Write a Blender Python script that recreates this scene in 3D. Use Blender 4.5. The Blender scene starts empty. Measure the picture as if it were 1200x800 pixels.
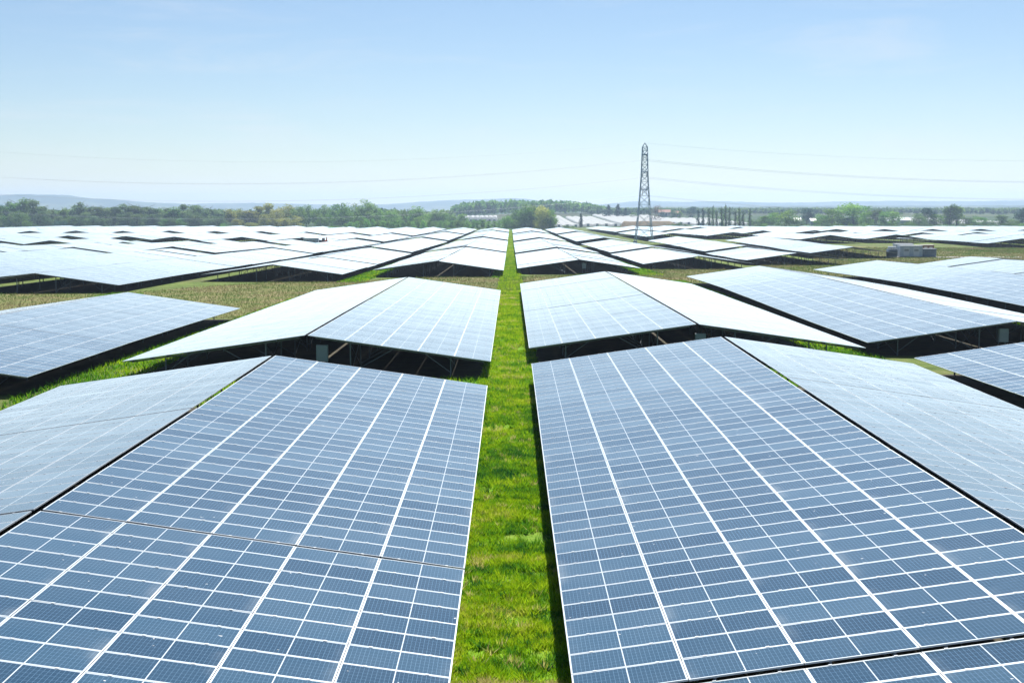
import bpy, math, random
import numpy as np
from mathutils import Matrix, Vector, Euler

random.seed(7); RNG = np.random.default_rng(7)
R = math.radians
S = bpy.context.scene
COL = S.collection
CAMZ = 9.9                     # camera height above the near aisle, metres
FPX = 1500.0                   # focal length in pixels of the 1200 px wide photograph

# ------------------------------------------------------------------ helpers
class MB:
    def __init__(s): s.v, s.f, s.m, s.uv = [], [], [], []
    def face(s, pts, m=0, uv=None):
        i = len(s.v); s.v += [tuple(p) for p in pts]; s.f.append(tuple(range(i, i+len(pts)))); s.m.append(m)
        s.uv += list(uv) if uv else [(0.0, 0.0)]*len(pts)
    def box(s, c, size, m=0, mat=None):
        x, y, z = c; a, b, h = size[0]/2, size[1]/2, size[2]/2
        P = [Vector((x+i*a, y+j*b, z+k*h)) for k in (-1, 1) for j in (-1, 1) for i in (-1, 1)]
        if mat: P = [mat @ p for p in P]
        for q in ((0,2,3,1),(4,5,7,6),(0,1,5,4),(2,6,7,3),(0,4,6,2),(1,3,7,5)): s.face([P[k] for k in q], m)
    def bar(s, p, q, w, h=None, m=0):
        p, q = Vector(p), Vector(q); d = q-p; L = d.length
        if L < 1e-6: return
        rot = d.to_track_quat('Y', 'Z').to_matrix().to_4x4()
        s.box((0,0,0), (w, L, h or w), m, Matrix.Translation((p+q)/2) @ rot)
    def tube(s, pts, r, n=8, m=0, cap=True):
        pts = [Vector(p) for p in pts]; rr = r if isinstance(r, (list, tuple)) else [r]*len(pts); rings = []
        for i, p in enumerate(pts):
            d = (pts[min(i+1, len(pts)-1)]-pts[max(i-1, 0)]).normalized()
            a = d.orthogonal().normalized() if i == 0 else (rings_a - d*rings_a.dot(d)).normalized()
            rings_a = a; b = d.cross(a)
            rings.append([p+(a*math.cos(2*math.pi*k/n)+b*math.sin(2*math.pi*k/n))*rr[i] for k in range(n)])
        for A, B in zip(rings, rings[1:]):
            for k in range(n): s.face((A[k], A[(k+1) % n], B[(k+1) % n], B[k]), m)
        if cap: s.face(rings[0][::-1], m); s.face(rings[-1], m)
    def mesh(s, name, mats, smooth=False, weld=False):
        me = bpy.data.meshes.new(name); me.from_pydata(s.v, [], s.f)
        for mt in mats: me.materials.append(mt)
        me.polygons.foreach_set('material_index', s.m)
        if smooth: me.polygons.foreach_set('use_smooth', [True]*len(s.f))
        l = me.uv_layers.new(name='UVMap'); l.data.foreach_set('uv', np.array(s.uv, dtype=np.float32).ravel())
        me.update(); return me
    def build(s, name, mats, parent=None, **k):
        return link(name, s.mesh(name, mats if isinstance(mats, list) else [mats], **k), parent)

def link(name, data, parent=None, loc=None, rot=None, mat=None):
    o = bpy.data.objects.new(name, data); COL.objects.link(o)
    if parent: o.parent = parent
    if mat is not None: o.matrix_basis = mat
    if loc: o.location = loc
    if rot: o.rotation_euler = rot
    return o
def tag(o, label=None, cat=None, group=None, kind=None):
    if label: o['label'] = label
    if cat: o['category'] = cat
    if group: o['group'] = group
    if kind: o['kind'] = kind
    return o
def np_mesh(name, V, F, mats, attrs=(), n=3):
    me = bpy.data.meshes.new(name); nf = len(F)
    me.vertices.add(len(V)); me.vertices.foreach_set('co', np.asarray(V, np.float32).ravel())
    me.loops.add(nf*n); me.loops.foreach_set('vertex_index', np.asarray(F, np.int32).ravel())
    me.polygons.add(nf); me.polygons.foreach_set('loop_start', np.arange(nf, dtype=np.int32)*n)
    for mt in mats: me.materials.append(mt)
    for (an, dom, arr) in attrs:
        a = me.attributes.new(an, 'FLOAT', dom); a.data.foreach_set('value', np.asarray(arr, np.float32))
    me.update(calc_edges=True); me.validate(); return me
def sm(a, b, x):
    t = min(1, max(0, (x-a)/(b-a))); return t*t*(3-2*t)
ORD = ['', 'first', 'second', 'third', 'fourth', 'fifth', 'sixth', 'seventh', 'eighth', 'ninth', 'tenth', 'eleventh', 'twelfth',
       'thirteenth', 'fourteenth', 'fifteenth', 'sixteenth', 'seventeenth', 'eighteenth', 'nineteenth', 'twentieth']

# ------------------------------------------------------------------ terrain
TD = [-200, 0, 40, 70, 80, 120, 158, 190, 218, 250, 334, 430, 515, 640, 780, 950, 1200, 1600, 2600, 9500]
TH = [8.9, 8.9, 8.95, 8.7, 8.75, 9.05, 9.35, 9.85, 10.3, 10.75, 11.8, 12.8, 13.6, 14.4, 15.3, 16.2, 17.0, 17.5, 18.5, 19.0]
LOW = 1.1                      # clearance of the low table edge
def hlow(X, D):
    h = float(np.interp(D, TD, TH))
    h += .6*sm(12, 26, X)*math.exp(-((D-92)/48)**2)
    h += .35*sm(2, 26, -X)*math.exp(-((D-140)/48)**2)
    h -= 1.9*sm(25, 85, X)*sm(280, 470, D)*(1-.35*sm(700, 1000, D))
    h -= .7*sm(60, 140, -X)*sm(400, 560, D)*(1-sm(700, 950, D))
    # the land rises behind the field on the right and in the middle, where the polytunnels lie
    h -= 9.0*sm(1010, 1900, D)*sm(-160, 40, X)
    return h
def zg(X, D): return CAMZ-hlow(X, D)-LOW
def px2x(px, D, H=0): return (px-598.5)/FPX*(D*.9946+H*.104)
def py2z(py, D): return CAMZ-math.tan(math.atan((py-400)/FPX)+math.atan(157/FPX))*D

# ------------------------------------------------------------------ materials
class NT:
    def __init__(s, name):
        s.mat = bpy.data.materials.new(name); s.mat.use_nodes = True; s.t = s.mat.node_tree; s.t.nodes.clear()
        s.out = s.n('ShaderNodeOutputMaterial')
    def n(s, typ, **k):
        nd = s.t.nodes.new(typ)
        for a, b in k.items(): setattr(nd, a, b)
        return nd
    def put(s, sock, v):
        if isinstance(v, bpy.types.NodeSocket): s.t.links.new(v, sock)
        elif v is not None: sock.default_value = v
    def math(s, op, a, b=None, c=None, clamp=False):
        nd = s.n('ShaderNodeMath', operation=op, use_clamp=clamp)
        for i, v in enumerate((a, b, c)): s.put(nd.inputs[i], v)
        return nd.outputs[0]
    def mix(s, f, a, b):
        nd = s.n('ShaderNodeMix', data_type='RGBA'); s.put(nd.inputs[0], f)
        s.put(nd.inputs[6], a if not isinstance(a, tuple) else (*a, 1)); s.put(nd.inputs[7], b if not isinstance(b, tuple) else (*b, 1))
        return nd.outputs[2]
    def noise(s, vec, scale, detail=3, rough=.55):
        nd = s.n('ShaderNodeTexNoise'); s.put(nd.inputs['Vector'], vec); nd.inputs['Scale'].default_value = scale
        nd.inputs['Detail'].default_value = detail; nd.inputs['Roughness'].default_value = rough; return nd.outputs[0]
    def ramp(s, f, *stops):
        nd = s.n('ShaderNodeValToRGB'); s.put(nd.inputs[0], f); e = nd.color_ramp.elements
        while len(e) < len(stops): e.new(.5)
        for i, (p, c) in enumerate(stops): e[i].position = p; e[i].color = (*c, 1)
        return nd.outputs[0]
    def step(s, lo, hi, v):
        nd = s.n('ShaderNodeMapRange', interpolation_type='SMOOTHSTEP'); s.put(nd.inputs[0], v)
        nd.inputs[1].default_value = lo; nd.inputs[2].default_value = hi; return nd.outputs[0]
    def bsdf(s, color, rough=.6, metal=0.0, spec=None, ior=None, normal=None, sheen=None, bump=None, trans=None):
        b = s.n('ShaderNodeBsdfPrincipled'); s.put(b.inputs['Base Color'], color if not isinstance(color, tuple) else (*color, 1))
        s.put(b.inputs['Roughness'], rough); s.put(b.inputs['Metallic'], metal)
        if spec is not None: s.put(b.inputs['Specular IOR Level'], spec)
        if ior: b.inputs['IOR'].default_value = ior
        if sheen: b.inputs['Sheen Weight'].default_value = sheen[0]; b.inputs['Sheen Roughness'].default_value = sheen[1]
        if bump:
            bn = s.n('ShaderNodeBump'); s.put(bn.inputs['Height'], bump[0]); bn.inputs['Strength'].default_value = bump[1]
            bn.inputs['Distance'].default_value = bump[2]; s.t.links.new(bn.outputs[0], b.inputs['Normal'])
        s.t.links.new(b.outputs[0], s.out.inputs[0]); s.b = b; return s.mat
    def pos(s): return s.n('ShaderNodeNewGeometry').outputs['Position']
    def obj(s): return s.n('ShaderNodeTexCoord').outputs['Object']

def plain(name, col, rough=.6, metal=0.0, var=.18, scale=3.0, spec=None):
    t = NT(name); n = t.noise(t.obj(), scale, 4)
    c = t.mix(n, tuple(x*(1-var) for x in col), tuple(min(1, x*(1+var)) for x in col))
    return t.bsdf(c, rough, metal, spec)

DUST_GLARE = .065
def make_panel_mat():
    t = NT('panel_glass')
    uv = t.n('ShaderNodeUVMap').outputs[0]
    sp = t.n('ShaderNodeSeparateXYZ'); t.put(sp.inputs[0], uv)
    a = t.math('FRACT', sp.outputs[0]); b = t.math('FRACT', sp.outputs[1])
    ida = t.math('FLOOR', sp.outputs[0]); idb = t.math('FLOOR', sp.outputs[1])
    da = t.math('SUBTRACT', .5, t.math('ABSOLUTE', t.math('SUBTRACT', a, .5)))     # distance to the short ends
    db = t.math('SUBTRACT', .5, t.math('ABSOLUTE', t.math('SUBTRACT', b, .5)))
    dm = t.math('ABSOLUTE', t.math('SUBTRACT', a, .5))
    fr = t.math('MAXIMUM', t.math('LESS_THAN', da, .0135), t.math('LESS_THAN', db, .022))       # frame (only on far tables)
    mg = t.math('MAXIMUM', t.math('MAXIMUM', t.math('LESS_THAN', da, .0150), t.math('LESS_THAN', db, .033)), t.math('LESS_THAN', dm, .0054))
    # cells: 24 half cells along the module, 6 across
    ca = t.math('FRACT', t.math('MULTIPLY', t.math('SUBTRACT', a, .0150), 24/.970)); cb = t.math('FRACT', t.math('MULTIPLY', t.math('SUBTRACT', b, .033), 6/.934))
    ga = t.math('GREATER_THAN', t.math('ABSOLUTE', t.math('SUBTRACT', ca, .5)), .474)
    gb = t.math('GREATER_THAN', t.math('ABSOLUTE', t.math('SUBTRACT', cb, .5)), .487)
    gap = t.math('MAXIMUM', ga, gb)
    bus = t.math('GREATER_THAN', t.math('ABSOLUTE', t.math('SUBTRACT', t.math('FRACT', t.math('MULTIPLY', cb, 5)), .5)), .465)
    oi = t.n('ShaderNodeObjectInfo'); at = t.n('ShaderNodeAttribute', attribute_name='pv')
    rnd = t.math('FRACT', t.math('ADD', t.math('ADD', t.math('MULTIPLY', oi.outputs['Random'], 7.31), at.outputs['Fac']),
                 t.math('ADD', t.math('MULTIPLY', ida, .377), t.math('MULTIPLY', idb, .713))))
    cell = t.mix(rnd, (.001, .026, .058), (.003, .043, .086))
    cell = t.mix(t.math('MULTIPLY', bus, .18), cell, (.18, .26, .34))
    cell = t.mix(t.math('MULTIPLY', gap, .7), cell, (.17, .30, .44))
    glass = t.mix(mg, cell, (.52, .57, .61))
    glass = t.mix(fr, glass, (.45, .49, .52))
    # soiling: a thin film everywhere, thicker streaks along the lower end of each module, a few droppings
    p = t.pos(); n1 = t.noise(p, .55, 4); n2 = t.noise(p, 9, 2)
    edge = t.math('SUBTRACT', 1.0, t.step(.0, .16, a))
    edge2 = t.math('SUBTRACT', 1.0, t.step(.0, .05, b))
    dirt = t.math('ADD', t.math('MULTIPLY', t.math('MULTIPLY', edge, t.step(.46, .74, n1)), .14), t.math('MULTIPLY', t.math('MULTIPLY', edge2, n1), .05))
    dirt = t.math('ADD', dirt, t.math('MULTIPLY', t.math('MULTIPLY', n1, t.math('ADD', .5, rnd)), .035))
    spots = t.math('MULTIPLY', t.math('GREATER_THAN', t.noise(p, 7.0, 1, .3), .80), t.math('GREATER_THAN', n2, .5))
    glass = t.mix(dirt, glass, (.52, .53, .53)); glass = t.mix(t.math('MULTIPLY', spots, .7), glass, (.72, .71, .68))
    rough = t.math('ADD', .16, t.math('ADD', t.math('MULTIPLY', fr, .22), t.math('MULTIPLY', dirt, .6)))
    t.bsdf(glass, rough, t.math('MULTIPLY', fr, .3), ior=1.42); t.b.inputs['Specular Tint'].default_value = (.66, .92, 1.0, 1)   # blue anti-reflection coating
    # dust film plus painted glare: whitens steeply as the line of sight grazes the pane
    ge = t.n('ShaderNodeNewGeometry'); dp = t.n('ShaderNodeVectorMath', operation='DOT_PRODUCT')
    t.put(dp.inputs[0], ge.outputs['Normal']); t.put(dp.inputs[1], ge.outputs['Incoming'])
    c = t.math('MAXIMUM', t.math('ABSOLUTE', dp.outputs['Value']), .012)
    tau = t.math('MULTIPLY', DUST_GLARE, t.math('ADD', .76, t.math('ADD', t.math('MULTIPLY', n1, .25), t.math('MULTIPLY', rnd, .22))))
    film = t.math('SUBTRACT', 1.0, t.math('EXPONENT', t.math('MULTIPLY', t.math('POWER', t.math('DIVIDE', tau, c), 2.0), -1.0)))
    dd = t.n('ShaderNodeBsdfDiffuse'); dd.inputs[0].default_value = (.47, .56, .61, 1)
    mx = t.n('ShaderNodeMixShader'); t.put(mx.inputs[0], film); t.t.links.new(t.b.outputs[0], mx.inputs[1]); t.t.links.new(dd.outputs[0], mx.inputs[2])
    t.t.links.new(mx.outputs[0], t.out.inputs[0])
    return t.mat
M = {}
M['glass'] = make_panel_mat()
M['alu'] = plain('anodised_aluminium', (.48, .51, .53), .4, .35, .06, 2)
M['steel'] = plain('galvanised_steel', (.14, .17, .20), .55, .4, .2, 5)
M['back'] = plain('white_backsheet', (.30, .31, .33), .6, 0, .05)
M['box'] = plain('light_grey_enamel', (.20, .26, .30), .4, 0, .08)
M['dark'] = plain('black_rubber', (.02, .02, .022), .6)
M['pylon'] = plain('weathered_pylon_steel', (.32, .40, .46), .6, .2, .25, 1)
M['porcelain'] = plain('brown_insulator', (.12, .07, .05), .25)
M['wire'] = plain('aluminium_cable', (.34, .37, .40), .5, .3)
M['concrete'] = plain('concrete', (.36, .35, .33), .85, 0, .2, 1.5)
M['container'] = plain('pale_blue_grey_paint', (.42, .48, .54), .45, 0, .12, .8)
M['container_dark'] = plain('slate_grey_paint', (.16, .20, .25), .5, 0, .15, .8)
M['container_roof'] = plain('dull_roof_paint', (.55, .58, .60), .5, 0, .1, .8)
M['orange'] = plain('orange_paint', (.55, .16, .05), .45, 0, .12, 2)
M['window'] = plain('dark_window_glass', (.03, .04, .05), .1)
M['brick'] = plain('red_brown_brick', (.30, .15, .10), .85, 0, .2, 1)
M['tile'] = plain('clay_roof_tile', (.36, .16, .10), .8, 0, .25, 1.2)
M['render'] = plain('cream_render', (.62, .58, .50), .8, 0, .1, .5)
M['bark'] = plain('grey_brown_bark', (.12, .10, .08), .9, 0, .3, 4)

def plastic_mat():
    t = NT('white_tunnel_film'); n = t.noise(t.obj(), .35, 4)
    c = t.mix(n, (.80, .81, .82), (.92, .92, .92)); d = t.n('ShaderNodeBsdfDiffuse'); tr = t.n('ShaderNodeBsdfTranslucent'); mx = t.n('ShaderNodeMixShader'); mx.inputs[0].default_value = .6
    t.put(d.inputs[0], c); t.put(tr.inputs[0], c); t.t.links.new(d.outputs[0], mx.inputs[1]); t.t.links.new(tr.outputs[0], mx.inputs[2]); t.t.links.new(mx.outputs[0], t.out.inputs[0]); return t.mat
M['film'] = plastic_mat()

def ground_mat():
    t = NT('meadow_ground'); p = t.pos()
    n1 = t.noise(p, .045, 5); n2 = t.noise(p, .55, 5, .65); n3 = t.noise(p, 7, 4, .7)
    g = t.ramp(n2, (.30, (.06, .15, .010)), (.50, (.13, .28, .012)), (.62, (.19, .32, .02)), (.75, (.28, .29, .07)))
    g = t.mix(t.step(.50, .68, n1), g, t.ramp(n2, (.35, (.07, .11, .02)), (.6, (.19, .16, .07))))
    g = t.mix(t.math('MULTIPLY', t.step(.52, .70, n3), .45), g, (.03, .05, .008))
    sx = t.n('ShaderNodeSeparateXYZ'); t.put(sx.inputs[0], p)
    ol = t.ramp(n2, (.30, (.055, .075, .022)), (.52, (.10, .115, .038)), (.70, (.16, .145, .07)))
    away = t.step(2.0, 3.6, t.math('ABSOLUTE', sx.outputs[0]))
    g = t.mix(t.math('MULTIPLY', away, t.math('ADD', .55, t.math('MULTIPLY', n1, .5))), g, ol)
    # beyond the solar field: meadows and ploughed land in broad patches
    sp = t.n('ShaderNodeSeparateXYZ'); t.put(sp.inputs[0], p)
    v = t.n('ShaderNodeTexVoronoi'); v.inputs['Scale'].default_value = .0032; t.put(v.inputs['Vector'], p)

    vs = t.n('ShaderNodeSeparateColor'); t.put(vs.inputs[0], v.outputs['Color'])
    far = t.ramp(vs.outputs[0], (.0, (.03, .06, .02)), (.45, (.045, .08, .025)), (.6, (.11, .10, .06)), (.8, (.03, .055, .02)))
    g = t.mix(t.step(1000, 1150, sp.outputs[1]), g, far)
    return t.bsdf(g, .95, spec=.1, bump=(n3, .7, .12))
M['ground'] = ground_mat()
def track_mat():
    t = NT('dry_meadow_strip'); p = t.pos()
    n2 = t.noise(p, .35, 5, .7); n3 = t.noise(p, 5, 4, .7)
    g = t.ramp(n2, (.32, (.07, .12, .025)), (.48, (.15, .16, .05)), (.62, (.21, .17, .085)), (.78, (.26, .20, .12)))
    g = t.mix(t.math('MULTIPLY', t.step(.5, .7, n3), .4), g, (.06, .06, .025))
    return t.bsdf(g, .95, spec=.1, bump=(n3, .8, .15))
M['track'] = track_mat()
def blade_mat(name, stops, trans=.5):
    t = NT(name); at = t.n('ShaderNodeAttribute', attribute_name='pv'); c = t.ramp(at.outputs['Fac'], *stops)
    d = t.n('ShaderNodeBsdfDiffuse'); t.put(d.inputs[0], c); tr = t.n('ShaderNodeBsdfTranslucent')
    t.put(tr.inputs[0], c); mx = t.n('ShaderNodeMixShader'); mx.inputs[0].default_value = trans
    t.t.links.new(d.outputs[0], mx.inputs[1]); t.t.links.new(tr.outputs[0], mx.inputs[2]); t.t.links.new(mx.outputs[0], t.out.inputs[0])
    return t.mat
M['blade'] = blade_mat('grass_blades', [(.0, (.018, .10, .022)), (.28, (.10, .27, .012)), (.52, (.29, .46, .006)), (.8, (.42, .50, .03)), (1., (.52, .44, .20))])
M['dry'] = blade_mat('dry_grass_stems', [(.0, (.06, .13, .02)), (.30, (.11, .16, .04)), (.55, (.17, .16, .07)), (.8, (.23, .18, .10)), (1., (.28, .21, .15))])

def leaf_mat(name, a, b, trans=.45):
    t = NT(name); at = t.n('ShaderNodeAttribute', attribute_name='pv'); oi = t.n('ShaderNodeObjectInfo')
    c = t.mix(at.outputs['Fac'], a, b)
    hs = t.n('ShaderNodeHueSaturation'); t.put(hs.inputs['Color'], c)
    t.put(hs.inputs['Hue'], t.math('ADD', .485, t.math('MULTIPLY', oi.outputs['Random'], .03)))
    t.put(hs.inputs['Value'], t.math('ADD', .75, t.math('MULTIPLY', t.math('FRACT', t.math('MULTIPLY', oi.outputs['Random'], 13.7)), .5)))
    d = t.n('ShaderNodeBsdfDiffuse'); t.put(d.inputs[0], hs.outputs[0]); tr = t.n('ShaderNodeBsdfTranslucent'); t.put(tr.inputs[0], hs.outputs[0])
    mx = t.n('ShaderNodeMixShader'); mx.inputs[0].default_value = trans
    t.t.links.new(d.outputs[0], mx.inputs[1]); t.t.links.new(tr.outputs[0], mx.inputs[2]); t.t.links.new(mx.outputs[0], t.out.inputs[0])
    return t.mat
LEAF = {'grey': leaf_mat('grey_green_leaves', (.055, .13, .055), (.24, .33, .13)),
        'mid': leaf_mat('mid_green_leaves', (.05, .15, .03), (.26, .40, .08)),
        'yellow': leaf_mat('yellow_green_leaves', (.19, .23, .04), (.46, .46, .12)),
        'dark': leaf_mat('dark_evergreen_leaves', (.02, .065, .055), (.06, .14, .10)),
        'fresh': leaf_mat('fresh_green_leaves', (.07, .21, .04), (.28, .48, .11)),
        'bare': leaf_mat('reddish_bare_twigs', (.11, .085, .065), (.20, .16, .12))}

# ------------------------------------------------------------------ ground sheet
ys = np.unique(np.concatenate([np.arange(-150, 0, 25), np.arange(0, 260, 4), np.arange(260, 1000, 12), np.arange(1000, 2000, 50), np.arange(2000, 9501, 300)])).astype(float)
xs = np.unique(np.concatenate([np.arange(-60, 61, 4), np.arange(-400, 401, 17), np.arange(-1200, 1201, 60), np.arange(-8400, 8401, 400)])).astype(float)
GV = [(x, y, zg(x, y)) for y in ys for x in xs]; nx = len(xs)
GF = [(j*nx+i, j*nx+i+1, (j+1)*nx+i+1, (j+1)*nx+i) for j in range(len(ys)-1) for i in range(nx-1)]
tag(link('ground', np_mesh('ground', GV, GF, [M['ground']], n=4)), kind='structure')

# ------------------------------------------------------------------ solar tables
ML, MW, GAPU, PITCH = 2.102, 1.042, .016, 1.056      # module length, width, gaps
NU = 5
SL = NU*ML+(NU-1)*GAPU; RISE = 1.50; AL = math.asin(RISE/SL); RUN = SL*math.cos(AL)
FT = .013
def panel_geo(mb, T, full=True, uvo=(0, 0)):
    """one framed module, glass up; T maps its centre frame to the table"""
    a, b = ML/2, MW/2; P = lambda x, y, z: T @ Vector((x, y, z))
    w, wi = .013, .013
    if not full:
        mb.face([P(-a, -b, 0), P(a, -b, 0), P(a, b, 0), P(-a, b, 0)], 0, [(uvo[0], uvo[1]), (uvo[0]+1, uvo[1]), (uvo[0]+1, uvo[1]+1), (uvo[0], uvo[1]+1)]); return
    o = [(-a, -b), (a, -b), (a, b), (-a, b)]; i = [(-a+w, -b+wi), (a-w, -b+wi), (a-w, b-wi), (-a+w, b-wi)]
    for k in range(4):
        q = (k+1) % 4
        mb.face([P(*o[k], 0), P(*o[q], 0), P(*i[q], 0), P(*i[k], 0)], 1)
        mb.face([P(*o[k], -.035), P(*o[q], -.035), P(*o[q], 0), P(*o[k], 0)], 1)
        mb.face([P(*i[k], 0), P(*i[q], 0), P(*i[q], -.003), P(*i[k], -.003)], 1)
    U = lambda x, y: (.5+x/ML+uvo[0], .5+y/MW+uvo[1])
    mb.face([P(x, y, -.003) for x, y in i], 0, [U(x, y) for x, y in i])
    mb.face([P(x, y, -.035) for x, y in o[::-1]], 2)
    for x in (-.6, .6):                                # mid clamps on the long edge
        mb.box((x, b+.010, .004), (.07, .05, .008), 1, T)
PMATS = [M['glass'], M['alu'], M['back']]
_pm = MB(); panel_geo(_pm, Matrix.Identity(4)); PANEL = _pm.mesh('solar_panel', PMATS)
SLOPE = Matrix.Translation((0, 0, LOW)) @ Matrix.Rotation(-AL, 4, 'Y')
def panel_T(i, j, n, wob=0):
    T = SLOPE @ Matrix.Translation((i*(ML+GAPU)+ML/2, (j-(n-1)/2)*PITCH, 0))
    if wob: T = T @ Euler((RNG.normal(0, wob), RNG.normal(0, wob), 0)).to_matrix().to_4x4()
    return T
_cache = {}
def arr_mesh(n, full):
    k = ('arr', n, full, random.randrange(3))
    if k not in _cache:
        mb = MB()
        for j in range(n):
            for i in range(NU): panel_geo(mb, panel_T(i, j, n, .0016), full, (i, j))
        _cache[k] = mb.mesh('panel_array', PMATS)
    return _cache[k]
def post_ys(n):
    L = n*PITCH; k = max(3, round(L/4.2)); return [-L/2+.7+(L-1.4)*q/(k-1) for q in range(k)]
UPOST = (2.3, 8.1)
def topz(u): return LOW+u*math.tan(AL)
def post_mesh(u):
    k = ('post', u)
    if k not in _cache:
        mb = MB(); h = topz(u)-.22
        for (cx, cy, a, b) in ((0, 0, .010, .12), (.03, .055, .07, .010), (.03, -.055, .07, .010)): mb.box((cx, cy, h/2-.15), (a, b, h+.3))
        _cache[k] = mb.mesh('post', [M['steel']])
    return _cache[k]
def rails_mb(n, mb):
    L = n*PITCH
    for i in range(NU):
        for f in (.22, .78):
            u = (i*(ML+GAPU)+ML*f); p = SLOPE @ Vector((u, 0, -.075)); mb.box(p, (.05, L, .07))
def rafter_mb(y, mb, m=0):
    A = SLOPE @ Vector((.35, y, -.16)); B = SLOPE @ Vector((SL-.35, y, -.16)); mb.bar(A, B, .06, .09, m)
    for u, d in ((UPOST[0], 1.5), (UPOST[1], -2.4)):
        mb.bar((u, y+.03, .35), SLOPE @ Vector((u+d, y+.03, -.2)), .04, .04, m)
def mesh_of(key, fn, name):
    if key not in _cache:
        mb = MB(); fn(mb); _cache[key] = mb.mesh(name, [M['steel']])
    return _cache[key]
def xone(n, u, e, mb):
    yy = post_ys(n); a, b = (yy[0], yy[1]) if e == 0 else (yy[-2], yy[-1]); h = topz(u)-.3
    mb.bar((u, a, .2), (u, b, h), .035, .02); mb.bar((u+.021, b, .2), (u+.021, a, h), .035, .02)
def xbrace(n, mb):
    for u in UPOST:
        for e in (0, 1): xone(n, u, e, mb)
def frame_all(n, mb):
    rails_mb(n, mb); xbrace(n, mb)
    for y in post_ys(n):
        rafter_mb(y, mb)
        for u in UPOST: mb.box((u, y, topz(u)/2-.15), (.06, .11, topz(u)))

CTH = math.atan(157/FPX); CYAW = 1.5/FPX
def project(p):
    x, y, z = p[0], p[1], p[2]-CAMZ
    xc = x*math.cos(CYAW)-y*math.sin(CYAW); yh = x*math.sin(CYAW)+y*math.cos(CYAW)
    zc = yh*math.cos(CTH)-z*math.sin(CTH); yc = yh*math.sin(CTH)+z*math.cos(CTH)
    if zc < .5: return None
    return 600+FPX*xc/zc, 400-FPX*yc/zc

def table_matrix(side, slope, xl, y0, y1, xc, dz0=0., dz1=0., n=15):
    z0, z1 = zg(xc, y0)+dz0, zg(xc, y1)+dz1; ym = (y0+y1)/2; L = y1-y0
    rising = side if slope == 'inner' else -side       # sign of world x in which the table rises
    rx = math.atan2(z1-z0, L); sy = (L-(0.07 if y1 < 24 else .16 if y1 < 32 or abs(y0-31.1) < .2 else .035 if y1 < 200 else .06))/(n*PITCH)
    return Matrix.Translation((xl, ym, (z0+z1)/2)) @ Matrix.Rotation(rx, 4, 'X') @ Matrix.Rotation(0 if rising > 0 else math.pi, 4, 'Z') @ Matrix.Diagonal((1, sy, 1, 1))

X0, RG, PER = 1.15, .22, 24.1
def auto(a, b, step=16.0):
    n = max(1, round((b-a)/step)); return [a+(b-a)*i/n for i in range(n+1)]
BL, BR = {}, {}
# rows of every ridge: (side 'L' left of the aisle): lists of section limits
BL[1] = [[-.6, 15.2, 31.1, 47.0, 62.9], [72.9, 89.3, 105.5, 126, 146], auto(207, 333), auto(333.6, 525), auto(536, 780), auto(790, 950)]
BL[2] = [[13, 29, 45], [66.3, 84, 101.6, 119.3], auto(192, 327), auto(327.6, 513), auto(522, 700), auto(710, 960)]
BL[3] = [[56, 72, 88, 104], auto(161, 229.6), auto(230.3, 321.5), auto(322, 490), auto(500, 640), auto(652, 1000)]
BL[4] = [auto(140, 317), auto(319, 470), auto(494, 640), auto(656, 1000)]
BL[5] = [auto(135, 316), auto(317, 462), auto(497, 645), auto(656, 1010)]
BL[6] = [auto(150, 316), auto(317, 440), auto(488, 640), auto(660, 1020)]
BL[7] = [auto(180, 396), auto(424, 485), auto(508, 640), auto(660, 1040)]
BL[8] = [auto(200, 402), auto(438, 500), auto(512, 650), auto(664, 1060)]
for k in range(9, 17): BL[k] = [auto(260, 410), auto(444, 640), auto(664, 1060+k)]
BR[1] = [[6.5, 22.5, 38.5, 54.5, 70.5], [79.8, 95.4, 111, 126.7, 142.3, 158], auto(219, 321), auto(321.6, 505), auto(513, 720), auto(731, 950)]
BR[2] = [[31.6, 47.6, 63.6, 79.6], auto(90, 184), auto(244, 325), auto(325.6, 461), auto(490, 690), auto(702, 950)]
BR[3] = [auto(95, 209), auto(268, 325), auto(326, 462), auto(522, 664), auto(682, 950)]
BR[4] = [auto(110, 234), auto(314, 440), auto(520, 664), auto(680, 950)]
BR[5] = [auto(140, 243), auto(434, 560), auto(580, 760), auto(772, 955)]
BR[6] = [auto(170, 246), auto(440, 560), auto(584, 760), auto(772, 960)]
BR[7] = [auto(200, 250), auto(392, 486), auto(506, 610), auto(640, 950)]
for k in range(8, 17): BR[k] = [auto(392+2*k, 500), auto(512, 610), auto(640, 930)]
def xoff(side, k, D):
    if side < 0 and k >= 4 and D > 415: return 4.0
    if side > 0 and k >= 3 and D > 505: return 6.0
    return 0.0

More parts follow.
